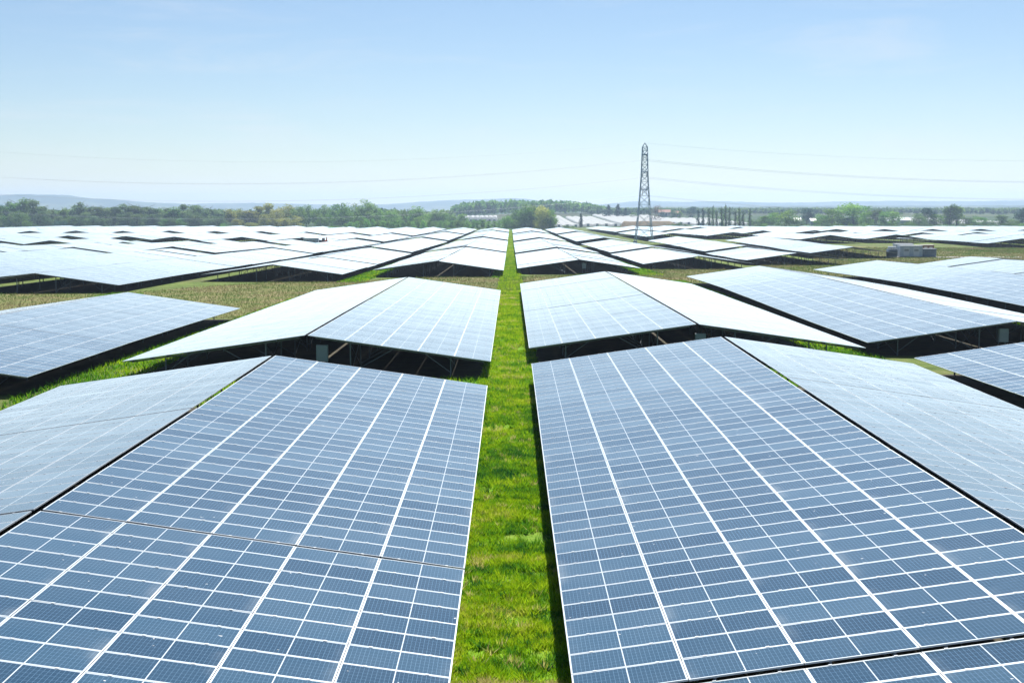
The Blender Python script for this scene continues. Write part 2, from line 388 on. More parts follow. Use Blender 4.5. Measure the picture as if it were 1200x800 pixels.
tables = []
for side, B in ((-1, BL), (1, BR)):
    for k, rows in B.items():
        for r, lim in enumerate(rows):
            drop = RNG.normal(0, .05)
            for s in range(len(lim)-1):
                y0, y1 = lim[s], lim[s+1]; xb = side*(X0+(k-1)*PER)+xoff(side, k, y0)
                xmid = xb+side*(RUN+RG/2)
                for slope in ('inner', 'outer'):
                    xl = xb if slope == 'inner' else xb+side*(2*RUN+RG)
                    near = y1 < 90
                    g = .010 if y1 < 200 else .04
                    d0, d1 = drop+RNG.normal(0, g), drop+RNG.normal(0, g)
                    if y1 < 24: d0 -= .05; d1 -= .06
                    if lim[0] > 300: w0, w1 = [.42*(1-(q-lim[0])/(lim[-1]-lim[0]))-.10 for q in (y0, y1)]; d0 += w0; d1 += w1
                    n = max(6, min(20, round((y1-y0-.05)/PITCH)))
                    Mx = table_matrix(side, slope, xl, y0, y1, xmid, d0, d1, n)
                    L = n*PITCH
                    cs = [Mx @ (SLOPE @ Vector((u*SL/4, v*L/8, 0))) for u in range(5) for v in range(-4, 5)]
                    pp = [project(c) for c in cs]; pin = [p for p in pp if p and 0 < p[0] < 1200 and 0 < p[1] < 800]
                    # facing: is the camera above the table's plane
                    nrm = (Mx.to_3x3() @ SLOPE.to_3x3() @ Vector((0, 0, 1))); c0 = sum(cs, Vector())/len(cs)
                    facing = nrm.dot(Vector((0, 0, CAMZ))-c0) > 0
                    size = 0
                    if pin and facing:
                        P0 = [project(Mx @ (SLOPE @ Vector(q))) for q in ((0, -L/2, 0), (SL, -L/2, 0), (SL, L/2, 0), (0, L/2, 0))]
                        if all(P0): size = abs(sum(P0[i][0]*P0[(i+1) % 4][1]-P0[(i+1) % 4][0]*P0[i][1] for i in range(4)))/2*len(pin)/len(cs)
                        else: size = 1e5*len(pin)/len(cs)
                    elif pin and y0 < 250: size = .5
                    near_view = any(p and -260 < p[0] < 1460 for p in pp)
                    tables.append(dict(side=side, k=k, r=r, s=s, ns=len(lim)-1, slope=slope, n=n, M=Mx, size=size, y0=y0, y1=y1, vis=bool(pin), facing=facing, nv=near_view))
vis = sorted([t for t in tables if t['size'] > .4], key=lambda t: -t['size'])
chosen = vis[:296]; cid = {id(t) for t in chosen}
def table_label(t):
    sd = 'left' if t['side'] < 0 else 'right'; sl = 'aisle-facing' if t['slope'] == 'inner' else 'outward-facing'
    look = 'blue' if t['y1'] < 90 else 'pale'
    back = ORD[t['s']+1]
    blk = ['nearest', 'second', 'third', 'fourth', 'fifth', 'sixth'][t['r']]
    rid = 'first' if t['k'] == 1 else ORD[t['k']]
    return f"{look} {sl} solar table, {rid} ridge {sd} of grass aisle, {blk} block, {back} back"
for t in chosen:
    n = t['n']; L = n*PITCH
    near = t['y1'] < 86 and t['size'] > 300
    e = link('solar_table', None, mat=t['M']); e.empty_display_size = .5
    grp = 'large blue solar tables in the nearest blocks' if near else 'pale solar tables receding towards the trees'
    tag(e, table_label(t), 'solar table', grp)
    if near:
        rest = MB(); nrest = 0
        for j in range(n):
            for i in range(NU):
                T = panel_T(i, j, n, .0020)
                q = [project(t['M'] @ T @ Vector((x, y, 0))) for x in (-ML/2, 0, ML/2) for y in (-MW/2, MW/2)]
                if any(c and -4 < c[0] < 1204 and -4 < c[1] < 804 for c in q): link('solar_panel', PANEL, e, mat=T)
                else: panel_geo(rest, T, True, (i, j)); nrest += 1
        if nrest: rest.build('panel_array', PMATS, e)
    else:
        link('panel_array', arr_mesh(n, t['y1'] < 235), e)
    if t['y1'] < 130 or (t['s'] == 0 and t['y1'] < 290) or (t['y0'] > 300 and t['y0'] < 330 and t['k'] == 4 and t['side'] > 0 and t['s'] == 0):
        link('mounting_rails', mesh_of(('rails', n), lambda m: rails_mb(n, m), 'mounting_rails'), e)
        for u in UPOST:
            for q in (0, 1): link('cross_brace', mesh_of(('xb', n, u, q), lambda m: xone(n, u, q, m), 'cross_brace'), e)
        rm = mesh_of('rafter', lambda m: rafter_mb(0, m), 'rafter')
        for y in post_ys(n):
            link('rafter', rm, e, loc=(0, y, 0))
            for u in UPOST: link('post', post_mesh(u), e, loc=(u, y, 0))
    else:
        link('support_frame', mesh_of(('frame', n), lambda m: frame_all(n, m), 'support_frame'), e)
# everything farther off or only just outside the view: one mass
rest = MB()
for t in tables:
    if id(t) in cid or not t['nv'] or t['y1'] < 30: continue
    n, L, Mx = t['n'], t['n']*PITCH, t['M']
    q = [SLOPE @ Vector(p) for p in ((0, -L/2, 0), (SL, -L/2, 0), (SL, L/2, 0), (0, L/2, 0))]
    rest.face([Mx @ p for p in q], 0, [(0, 0), (NU, 0), (NU, n), (0, n)])
    q2 = [SLOPE @ Vector(p) for p in ((0, -L/2, -.06), (SL, -L/2, -.06), (SL, L/2, -.06), (0, L/2, -.06))]
    rest.face([Mx @ p for p in q2[::-1]], 2)
    for a, b in ((0, 1), (1, 2), (2, 3), (3, 0)): rest.face([Mx @ q2[a], Mx @ q2[b], Mx @ q[b], Mx @ q[a]], 1)
    for y in (-L/2+.7, 0, L/2-.7):
        for u in UPOST: rest.box((u, y, topz(u)/2-.2), (.1, .12, topz(u)-.2), 3, Mx)
ro = rest.build('far_solar_tables', PMATS+[M['steel']])
tag(ro, 'mass of far white solar tables merging below the tree line', 'solar tables', kind='stuff')

def shade_strips():  # brown sheets under the tables; their dark colour paints in the shade
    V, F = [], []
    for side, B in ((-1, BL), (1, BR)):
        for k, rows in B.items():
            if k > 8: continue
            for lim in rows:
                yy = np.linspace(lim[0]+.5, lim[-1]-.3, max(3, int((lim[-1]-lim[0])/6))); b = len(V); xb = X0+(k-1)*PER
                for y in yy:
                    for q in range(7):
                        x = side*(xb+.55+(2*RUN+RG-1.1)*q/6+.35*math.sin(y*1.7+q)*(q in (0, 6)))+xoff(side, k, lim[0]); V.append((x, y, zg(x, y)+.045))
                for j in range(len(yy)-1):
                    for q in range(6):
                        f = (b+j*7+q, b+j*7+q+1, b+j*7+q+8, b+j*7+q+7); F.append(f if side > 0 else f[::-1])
    t = NT('painted_table_shade'); p = t.pos(); n = t.noise(p, .8, 5, .7)
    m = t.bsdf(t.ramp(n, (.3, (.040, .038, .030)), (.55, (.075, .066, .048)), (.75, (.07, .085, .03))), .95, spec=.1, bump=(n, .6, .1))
    tag(link('soil_and_shade', np_mesh('soil_and_shade', V, F, [m], n=4)), kind='structure')
shade_strips()
# ------------------------------------------------------------------ string inverters on posts below the ridges
def inverter(x, y, label):
    e = link('string_inverter', None, loc=(x, y, zg(x, y))); tag(e, label, 'inverter', 'inverter boxes under the front edges')
    b = MB(); b.box((0, 0, 1.45), (.66, .30, .95)); b.box((0, -.155, 1.5), (.56, .012, .7)); b.build('casing', [M['box']], e)
    c = MB()
    for q in range(8): c.box((-.28+q*.08, .19, 1.45), (.02, .08, .8))
    c.build('heat_sink', [M['steel']], e)
    d = MB()
    for q in (-.2, 0, .2): d.tube([(q, 0, .98), (q+.03, .02, .6), (q*.5, .05, .05)], .02, 6)
    d.build('cable', [M['dark']], e)
    p = MB(); p.box((-.25, .24, .95), (.06, .06, 1.9)); p.box((.25, .24, .95), (.06, .06, 1.9)); p.build('stand', [M['steel']], e)
inverter(-10.9, 73.6, 'pale upright inverter box under the front edge left of the grass aisle')
inverter(12.0, 80.6, 'pale inverter box below the ridge peak just right of the grass aisle')
inverter(35.2, 91.0, 'pale inverter box at the right picture edge under a ridge peak')
inverter(12.6, 220.0, 'tiny grey inverter box under the second block right of the aisle')

# ------------------------------------------------------------------ dry meadow strips across the field (real ground cover)
def strip(pts_near, pts_far, name='dry_meadow_strip'):
    V, F = [], []; n = 60
    for i in range(n+1):
        f = i/n*(len(pts_near)-1); k = min(int(f), len(pts_near)-2); w = f-k
        a = [pts_near[k][c]*(1-w)+pts_near[k+1][c]*w for c in (0, 1)]; b = [pts_far[k][c]*(1-w)+pts_far[k+1][c]*w for c in (0, 1)]
        for j in range(9):
            x, y = a[0]+(b[0]-a[0])*j/8, a[1]+(b[1]-a[1])*j/8; V.append((x, y, zg(x, y)+.03))
    for i in range(n):
        for j in range(8): F.append((i*9+j, (i+1)*9+j, (i+1)*9+j+1, i*9+j+1))
    return tag(link(name, np_mesh(name, V, F, [M['track']], n=4)), kind='structure')
NEARP = [(-110, 100), (-49, 106), (-37, 122), (-25, 122), (-22, 148), (-1, 149), (1, 161), (22, 161), (26, 187), (47, 187), (50, 212), (71, 212), (74, 238), (130, 250), (190, 255)]
FARP = [(-110, 137), (-72, 158), (-49, 161), (-36, 188), (-24, 191), (-12, 206), (-1, 205), (12, 216), (23, 217), (26, 242), (48, 243), (52, 266), (72, 300), (74, 312), (96, 430), (190, 400)]
strip(NEARP, FARP)

# ------------------------------------------------------------------ grass
def strip_lim(x):
    nr = np.interp(x, [p[0] for p in NEARP], [p[1] for p in NEARP]); fa = np.interp(x, [p[0] for p in FARP], [p[1] for p in FARP]); return nr, fa
ZG = np.vectorize(zg)
def vnoise(x, y, sc, seed):
    r = np.random.default_rng(seed); tab = r.random((64, 64)); u, v = x/sc, y/sc
    i, j = np.floor(u).astype(int), np.floor(v).astype(int); f, g = u-i, v-j; f, g = f*f*(3-2*f), g*g*(3-2*g)
    T = lambda a, b: tab[a % 64, b % 64]
    return (T(i, j)*(1-f)+T(i+1, j)*f)*(1-g)+(T(i, j+1)*(1-f)+T(i+1, j+1)*f)*g
def blades(x, y, h, w, pv, name, mat, label, cat, lean=1.3, kind='stuff'):
    n = len(x); z = ZG(x, y); a = RNG.random(n)*math.tau; la = RNG.random(n)*math.tau; ln = RNG.random(n)*lean*h
    dx, dy = np.cos(a)*w/2, np.sin(a)*w/2
    V = np.empty((n, 3, 3)); V[:, 0] = np.stack([x-dx, y-dy, z-.02], 1); V[:, 1] = np.stack([x+dx, y+dy, z-.02], 1)
    V[:, 2] = np.stack([x+np.cos(la)*ln, y+np.sin(la)*ln, z+h], 1)
    me = np_mesh(name, V.reshape(-1, 3), np.arange(n*3).reshape(-1, 3), [mat], [('pv', 'FACE', np.clip(pv, 0, 1))])
    return tag(link(name, me), label, cat, kind=kind)
def green_pv(x, y, n):
    v = .02+.36*vnoise(x, y, 1.3, 1)+.30*vnoise(x, y, .42, 2)+.46*vnoise(x, y, .15, 21)-.14+.6*np.clip(vnoise(x, y, 1.7, 3)-.56, 0, 1)*2.2
    return v+.03-.20*np.exp(-((y-50)/15)**2)+RNG.normal(0, .07, n)
xs_, ys_ = [], []
for d0, d1, dens in ((20, 45, 1250), (45, 75, 620), (75, 160, 170), (160, 330, 60), (330, 930, 22)):
    n = int((d1-d0)*3.4*dens); xs_.append(RNG.uniform(-1.7, 1.7, n)); ys_.append(RNG.uniform(d0, d1, n))
x, y = np.concatenate(xs_), np.concatenate(ys_); keep = vnoise(x, y, .8, 5)+RNG.normal(0, .16, len(x)) > .36; x, y = x[keep], y[keep]; n = len(x)
h = (.03+.20*vnoise(x, y, .28, 6)**1.6+.08*vnoise(x, y, 1.2, 7)+.05*RNG.random(n)); w = .014+.0004*y+.012*RNG.random(n); h = h*(1+.0012*y)
cx_ = RNG.uniform(-1.4, 1.4, 620); cy_ = 21+RNG.random(620)**1.5*70; q = RNG.integers(0, 620, 15000)      # coarse weed clumps among the blades
x2 = cx_[q]+RNG.normal(0, .07, 15000); y2 = cy_[q]+RNG.normal(0, .07, 15000); tone = np.where(RNG.random(620) < .25, .95, RNG.random(620)*.45)[q]
x = np.concatenate([x, x2]); y = np.concatenate([y, y2]); h = np.concatenate([h, .10+.16*RNG.random(15000)]); w = np.concatenate([w, .035+.03*RNG.random(15000)])
pv_ = np.concatenate([green_pv(x[:n], y[:n], n), tone+RNG.normal(0, .06, 15000)])
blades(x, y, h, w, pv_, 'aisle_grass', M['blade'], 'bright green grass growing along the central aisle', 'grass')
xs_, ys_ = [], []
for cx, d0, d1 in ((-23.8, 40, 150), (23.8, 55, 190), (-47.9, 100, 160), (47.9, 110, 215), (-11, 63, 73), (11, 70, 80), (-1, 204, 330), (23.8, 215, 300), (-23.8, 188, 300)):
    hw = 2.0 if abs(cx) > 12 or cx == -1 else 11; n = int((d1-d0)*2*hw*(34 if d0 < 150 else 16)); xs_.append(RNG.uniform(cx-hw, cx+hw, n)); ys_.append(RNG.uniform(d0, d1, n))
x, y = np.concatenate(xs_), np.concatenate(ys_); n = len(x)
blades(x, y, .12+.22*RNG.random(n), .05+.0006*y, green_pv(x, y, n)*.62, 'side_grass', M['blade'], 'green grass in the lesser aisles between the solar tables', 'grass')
n = 620000; x = RNG.uniform(-100, 180, n); y = RNG.uniform(100, 392, n); nr, fa = strip_lim(x); k = (y > nr-1.5) & (y < fa+1.5) & (np.abs(x) < y*.42+6); x, y = x[k], y[k]; n = len(x)
pv = -.03+.66*vnoise(x, y, 5, 11)+.35*vnoise(x, y, 1.4, 12)-.05+.25*vnoise(x, y, 9, 14)-.12+RNG.normal(0, .05, n)-.45*np.exp(-(x/2.0)**2)
blades(x, y, (.10+.34*vnoise(x, y, 2.2, 13)*RNG.random(n)+.08*RNG.random(n))*np.where(RNG.random(n) < .02, 1.9, 1), .035+.00035*y, pv, 'dry_grass', M['dry'], 'tall brown and green grass in the open strip crossing the field', 'grass', lean=.9)

# ------------------------------------------------------------------ trees
def crown_mesh(kind, seed, leaf, h, wd, dens=1.0):
    """leaf-clump crown: many small faces spread through overlapping lobes"""
    r = np.random.default_rng(seed); lobes = []
    if kind == 'round':
        nl = 30
        for i in range(nl):
            t = r.random(); a = r.random()*math.tau; zz = .10+.80*t; rad = math.sin(math.pi*min(1, max(.12, (zz+.12)/1.12)))**.6*wd/2*.80*math.sqrt(r.random())
            lobes.append((math.cos(a)*rad, math.sin(a)*rad, zz*h, wd*(.15+.10*r.random()), h*(.08+.06*r.random())))
        lobes.append((0, 0, .45*h, wd*.36, h*.36))
    elif kind == 'bush':
        for i in range(16):
            a = r.random()*math.tau; rad = wd/2*.7*math.sqrt(r.random()); lobes.append((math.cos(a)*rad, math.sin(a)*rad, h*(.18+.55*r.random()*(1-rad/wd)), wd*(.14+.1*r.random()), h*(.15+.12*r.random())))
    elif kind == 'tall':
        for i in range(26):
            zz = .06+.86*r.random(); a = r.random()*math.tau; rad = wd/2*.68*(1-.55*max(0, zz-.6)/.4)*math.sqrt(r.random()); lobes.append((math.cos(a)*rad, math.sin(a)*rad, zz*h, wd*(.16+.09*r.random()), h*(.07+.07*r.random())))
    elif kind == 'poplar':
        for i in range(24):
            zz = .06+.9*i/24; a = r.random()*math.tau; rad = wd*.22*r.random()*(1-.4*zz); lobes.append((math.cos(a)*rad, math.sin(a)*rad, zz*h, wd*(.22+.16*r.random())*(1-.6*zz**2), h*.055))
    else:   # conifer
        for i in range(18):
            zz = .08+.88*i/18; a = r.random()*math.tau; rad = wd*.22*(1-zz); lobes.append((math.cos(a)*rad, math.sin(a)*rad, zz*h, wd*.5*(1.02-zz)*(.6+.4*r.random())+.1, h*.04))
    V, F, A = [], [], []
    fs = .030*h+.16 if kind != 'poplar' else .42
    for (cx, cy, cz, rw, rh) in lobes:
        n = int(dens*(52+95*(rw/wd))); tone = r.normal(0, .24)
        p = r.normal(0, 1, (n, 3)); p /= np.linalg.norm(p, axis=1)[:, None]; p *= (r.random(n)**.4*1.12)[:, None]
        C = np.stack([cx+p[:, 0]*rw, cy+p[:, 1]*rw, np.maximum(.05*h, cz+p[:, 2]*rh)], 1)
        d1 = r.normal(0, 1, (n, 3)); d2 = r.normal(0, 1, (n, 3)); s = fs*(.5+.8*r.random(n))[:, None]
        d1 = d1/np.linalg.norm(d1, axis=1)[:, None]*s; d2 = d2/np.linalg.norm(d2, axis=1)[:, None]*s*.8
        b = len(V)*1; q = np.stack([C-d1*.5-d2*.3, C+d1*.5-d2*.35, C+d1*.3+d2*.5, C-d1*.4+d2*.45], 1).reshape(-1, 3)
        F.append(np.arange(n*4).reshape(-1, 4)+sum(len(z) for z in V)); V.append(q); A.append(np.clip(.5+tone+r.normal(0, .2, n), 0, 1))
    return np_mesh('crown', np.concatenate(V), np.concatenate(F), [LEAF[leaf]], [('pv', 'FACE', np.concatenate(A))], n=4)
def trunk_mesh(h, wd, seed, kind):
    r = random.Random(seed); mb = MB(); top = .85 if kind in ('poplar', 'conifer', 'tall') else .62; r0 = .018*h+.04
    if kind == 'bush':
        for i in range(5): a = i*1.26; mb.tube([(0, 0, 0), (math.cos(a)*wd*.12, math.sin(a)*wd*.12, h*.35), (math.cos(a)*wd*.25, math.sin(a)*wd*.25, h*.65)], [.06, .04, .015], 5)
    else:
        mb.tube([(0, 0, -.3), (.02*h, 0, .3*h), (-.01*h, .01*h, .6*top*h), (0, 0, top*h)], [r0*1.3, r0*.85, r0*.55, r0*.15], 7)
        for i in range(9):
            z = h*(.25+.07*i)*top/.75; a = i*2.4+r.random(); l = wd*(.32 if kind not in ('poplar',) else .13); mb.tube([(0, 0, z), (math.cos(a)*l*.6, math.sin(a)*l*.6, z+.07*h), (math.cos(a)*l, math.sin(a)*l, z+.13*h)], [r0*.4, r0*.25, r0*.08], 5)
    return mb.mesh('trunk', [M['bark']])
_tree = {}
def tree(name, kind, leaf, px, py_base, py_top, wpx, D, label, group, cat='tree', variants=3, dens=1.0):
    X = px2x(px, D); zb = zg(X, D); h = py2z(py_top, D)-zb; wd = wpx/FPX*D
    if h < 1: h = 1.0
    key = (kind, leaf, random.randrange(variants), dens); href, wref = {'round': (15, 12), 'bush': (4, 5), 'tall': (20, 10), 'poplar': (17, 3.2), 'conifer': (14, 6)}[kind]
    if key not in _tree: _tree[key] = (crown_mesh(kind, hash(key[2])+len(_tree)*17+3, leaf, href, wref, dens), trunk_mesh(href, wref, len(_tree), kind))
    e = link(name, None, loc=(X, D, zb), rot=(0, 0, random.random()*6.28)); s = (wd/wref, wd/wref, h/href); e.scale = s
    tag(e, label, cat, group)
    link('crown', _tree[key][0], e); link('trunk', _tree[key][1], e); return e
def prof(pts, x): return float(np.interp(x, [p[0] for p in pts], [p[1] for p in pts]))

LT = [(-30, 238), (0, 236), (22, 234), (40, 234), (50, 242), (58, 250), (64, 244), (72, 240), (86, 240), (96, 237), (110, 237), (119, 242), (150, 239), (175, 242), (200, 241), (240, 243), (262, 246), (300, 243), (315, 239), (330, 240), (345, 239), (370, 241), (400, 240), (420, 236), (428, 236), (440, 241), (460, 246), (480, 242), (500, 247), (545, 250)]
px = -70.0; i = 0
while px < 548:
    w = random.uniform(17, 27); top = prof(LT, px)+random.uniform(-2.5, 3.5); Dd = random.uniform(1130, 1190)
    if px < 262: kind, leaf = ('tall', 'grey' if random.random() < .72 else 'mid')
    elif px < 345: kind, leaf = ('round' if random.random() < .6 else 'tall', 'yellow' if random.random() < .65 else 'mid')
    else: kind, leaf = ('round', 'mid' if random.random() < .75 else 'fresh')
    cname = {'grey': 'grey-green', 'mid': 'mid-green', 'yellow': 'yellow-green', 'fresh': 'fresh green'}[leaf]
    where = 'far left tree belt' if px < 130 else 'left tree belt' if px < 262 else 'yellowing middle of the tree belt' if px < 345 else 'tree belt left of the grass aisle'
    tree('broadleaf_tree' if kind == 'round' else 'tall_tree', kind, leaf, px, 265, top, w, Dd, f'{cname} {"rounded" if kind == "round" else "tall narrow"} tree in the {where}', f'{cname} trees of the {where}', dens=1.5)
    if random.random() < .8:   # a lower tree in front, so the belt has depth
        tree('broadleaf_tree', 'round', leaf, px+random.uniform(3, 9), 266, top+random.uniform(8, 14), w*.8, 1105+random.uniform(0, 18), f'lower {cname} tree at the front of the {where}', f'low front trees of the {where}', dens=1.4)
    px += random.uniform(8.5, 12.5); i += 1
for bx, by, bw, leaf, lab in ((30, 256, 12, 'mid', 'round green bush standing before the tall trees at far left'), (40, 261, 9, 'grey', 'small pale bush right of the round bush at far left'),
                             (70, 255, 18, 'dark', 'dark blue-green bush before the trees at far left'), (263, 260, 13, 'fresh', 'green bush at the foot of the yellowing trees')):
    tree('bush', 'bush', leaf, bx, 267, by, bw, 1090, lab, None, 'bush')
# hedgerow of young trees behind the field, left of the aisle
px = 388.0
while px < 592:
    tree('young_tree', 'round' if random.random() < .5 else 'tall', 'fresh' if random.random() < .7 else 'mid', px, 269, prof([(388, 266), (405, 261), (430, 257), (470, 258), (520, 258), (560, 258), (592, 258)], px)+random.uniform(-1.2, 1.5), random.uniform(8, 12), random.uniform(985, 1015),
         'pale green young tree in the planted row behind the field left of the aisle', 'young trees planted in a row')
    px += random.uniform(5.2, 7.2)
px = 596.0
for px, top, w, leaf in ((594, 252, 12, 'fresh'), (601, 249, 14, 'mid'), (608, 244, 16, 'grey'), (617, 240, 18, 'mid'), (627, 238, 20, 'mid'), (636, 239, 19, 'yellow'), (645, 244, 15, 'mid'), (612, 254, 14, 'fresh'), (640, 254, 14, 'mid'), (622, 247, 20, 'grey'), (603, 256, 13, 'mid'), (632, 250, 22, 'mid'), (648, 255, 13, 'grey')):
    tree('broadleaf_tree', 'round', leaf, px, 269, top, w*1.25, random.uniform(985, 1020), {'fresh': 'fresh green', 'mid': 'mid-green', 'grey': 'grey-green', 'yellow': 'yellow-green'}[leaf]+(' tall' if top < 246 else ' low')+' tree in the clump at the end of the grass aisle', 'trees in the clump at the end of the aisle', dens=1.5)
tree('slender_tree', 'poplar', 'dark', 681, 268, 250, 7, 1090, 'slender dark tree before the white polytunnels right of the aisle', None)
for bx, top, w, lab in ((664, 263, 14, 'low wide dark bush below the white tunnels right of the aisle'), (703, 262.5, 6, 'small round bush in front of the white tunnels'), (711, 265, 9, 'low spreading bush right of the small round bush'), (672, 264.5, 9, 'low bush between the wide bush and the slender tree')):
    tree('bush', 'bush', 'mid', bx, 268, top, w, 1080, lab, None, 'bush')
for bx, top, w, lab in ((713, 239, 9, 'dark pointed conifer left of the pylon, the left one of two'), (724.5, 238.5, 10, 'dark pointed conifer nearest the pylon, the right one of two'), (733, 243, 8, 'small dark conifer right of the two tall ones')):
    tree('conifer', 'conifer', 'dark', bx, 258, top, w*1.5, 1500, lab, None)
tree('bare_tree', 'round', 'bare', 768, 262, 240, 20, 1300, 'thin reddish bare tree just right of the pylon', None, dens=.35)
for bx, top, w, leaf, lab in ((776, 248, 9, 'dark', 'low dark tree right of the bare tree'), (789, 246, 12, 'grey', 'grey-green tree left of the large round dark tree'), (797, 247, 9, 'mid', 'small green tree beside the large round dark tree'),
                              (810, 241, 18, 'dark', 'large round blue-dark tree right of the pylon'), (743, 249, 12, 'mid', 'low green tree behind the pylon legs')):
    tree('broadleaf_tree', 'round', leaf, bx, 258, top, w, 1480, lab, None)
for bx, top, w, lab in ((787, 261, 14, 'bluish bush left of the thick hedge clump'), (796, 259.5, 15, 'broad bluish bush right of the earth bank'), (803, 261, 9, 'small bush at the end of the hedge clump'), (760, 263.5, 9, 'low bush beside the pylon foot')):
    tree('bush', 'bush', 'grey', bx, 268, top, w, 1010, lab, None, 'bush')
for q, (bx, top) in enumerate(((818.5, 245), (824, 243.5), (831, 244), (835.5, 241), (840, 246), (846, 243), (850.5, 240), (855, 242), (862, 246), (866.5, 243), (871, 247), (879, 245))):
    tree('poplar_tree', 'poplar', ['grey', 'mid', 'grey', 'grey'][q % 4] if q > 1 else 'dark', bx, 268, top, 8+random.random()*3, 1000+random.uniform(0, 25),
         ('thin dark' if q % 4 == 0 or q < 2 else 'thin grey-green' if q % 4 == 1 else 'thin green' if q % 4 == 2 else 'thin pale')+' poplar in the row right of the pylon', 'poplars in a row right of the pylon', dens=.5)
for q, (bx, top, w, leaf, kind, lab) in enumerate((
    (884, 255, 12, 'grey', 'bush', 'bluish bush right of the poplar row'), (896, 252, 12, 'mid', 'round', 'small green tree right of the poplar row'), (906, 249, 16, 'mid', 'round', 'green tree on the left of a round pair'),
    (921, 245, 22, 'mid', 'round', 'large round green tree on the left of a white shed'), (937, 256, 12, 'grey', 'round', 'small pale tree between two large round trees'), (946, 243, 13, 'dark', 'round', 'dark tree standing behind the small pale tree'),
    (964, 250, 16, 'mid', 'round', 'green tree on the left of the tallest tree at right'), (976, 244, 20, 'mid', 'round', 'green tree leaning against the tallest tree at right'), (1000, 237, 34, 'fresh', 'round', 'tallest broad light-topped tree at right'),
    (994, 254, 18, 'dark', 'round', 'low dark tree at the foot of the tallest tree'), (1016, 247, 12, 'mid', 'round', 'green tree on the right of the tallest tree'), (1026, 246, 14, 'grey', 'tall', 'grey-green thin tree right of the tallest tree'),
    (1036, 248, 13, 'fresh', 'tall', 'pale green thin tree right of the tallest tree'), (1046, 246, 19, 'fresh', 'round', 'bright green round tree at right'), (1066, 257, 15, 'mid', 'bush', 'low hedge clump below the white shed'),
    (1078, 250, 14, 'grey', 'round', 'grey tree right of the white shed'), (1087, 243, 15, 'dark', 'round', 'tall dark tree right of the white shed'), (1098, 250, 18, 'mid', 'round', 'wide green tree between two dark trees at right'),
    (1114, 240, 15, 'grey', 'tall', 'tall grey-green tree at right, left of a twin'), (1122, 241, 14, 'mid', 'tall', 'tall green twin tree at right'), (1134, 254, 14, 'grey', 'round', 'low grey tree right of the tall twins'),
    (1148, 253, 16, 'mid', 'round', 'low green tree before the white tunnels at right'), (1160, 256, 14, 'grey', 'bush', 'low grey bush before the white tunnels at right'), (1174, 251, 14, 'grey', 'round', 'grey tree near the right picture edge'),
    (1188, 255, 14, 'mid', 'bush', 'green bush near the right picture edge'), (1199, 243, 14, 'dark', 'tall', 'dark tall tree on the right picture edge'))):
    tree('bush' if kind == 'bush' else 'broadleaf_tree', kind, leaf, bx, 267, top, w*1.5, 1010+random.uniform(0, 30)+(130 if 'behind' in lab else 0), lab, None, 'bush' if kind == 'bush' else 'tree', dens=1.4)
# a long low hedge at the right end of the field
px = 886.0
while px < 1215:
    tree('hedge_bush', 'bush', 'grey' if random.random() < .6 else 'mid', px, 266, 260+random.uniform(-1.5, 1.5), random.uniform(9, 14), 985+random.uniform(-8, 8), 'low grey-green bush in the long hedge behind the field at right', 'bushes of the long hedge at right', 'bush', dens=.7)
    px += random.uniform(8, 12)

# distant woods that read as one mass
def woods(name, pts, D0, D1, n, leaf, label, seed):
    r = np.random.default_rng(seed); V, F, A = [], [], []; b = 0
    x0, x1 = pts[0][0], pts[-1][0]
    for i in range(n):
        D = r.uniform(D0, D1); px = r.uniform(x0, x1); X = px2x(px, D); zb = zg(X, D); zt = py2z(prof(pts, px)+abs(r.normal(0, 1.2)), (D0+D1)/2)+r.normal(0, .8)
        hh = max(7, zt-zb); w = r.uniform(6, 11); m = 90; tone = r.normal(0, .2)
        p = r.normal(0, 1, (m, 3)); p /= np.linalg.norm(p, axis=1)[:, None]; p *= (r.random(m)**.35)[:, None]
        C = np.stack([X+p[:, 0]*w/2, D+p[:, 1]*w/2, zb+hh*.58+p[:, 2]*hh*.42], 1)
        d1 = r.normal(0, .9, (m, 3)); d2 = r.normal(0, .9, (m, 3)); q = np.stack([C-d1-d2*.6, C+d1-d2*.7, C+d1*.6+d2, C-d1*.8+d2*.9], 1).reshape(-1, 3)
        V.append(q); F.append(np.arange(m*4).reshape(-1, 4)+b); b += m*4; A.append(np.clip(.45+tone+r.normal(0, .18, m), 0, 1))
    me = np_mesh(name, np.concatenate(V), np.concatenate(F), [LEAF[leaf]], [('pv', 'FACE', np.concatenate(A))], n=4)
    return tag(link(name, me), label, 'woodland', kind='stuff')
woods('woodland', [(528, 246), (532, 240), (545, 237), (560, 235.5), (580, 235), (600, 234), (620, 235), (650, 234.5), (680, 237), (700, 240), (712, 243)], 1750, 1950, 260, 'mid', 'distant wooded rise behind the white sheds in the middle', 31)
woods('woodland', [(-420, 240), (-200, 238), (-40, 240), (60, 246), (200, 246), (330, 246), (450, 246), (530, 248)], 1250, 1420, 680, 'grey', 'distant woods seen between the trees of the left belt', 32)
woods('woodland', [(690, 246), (740, 245), (800, 247), (850, 245), (900, 247), (960, 244), (1000, 247), (1060, 245), (1100, 248), (1160, 246), (1240, 247), (1420, 246)], 1700, 2300, 1150, 'grey', 'low distant woods below the hills at right', 33)

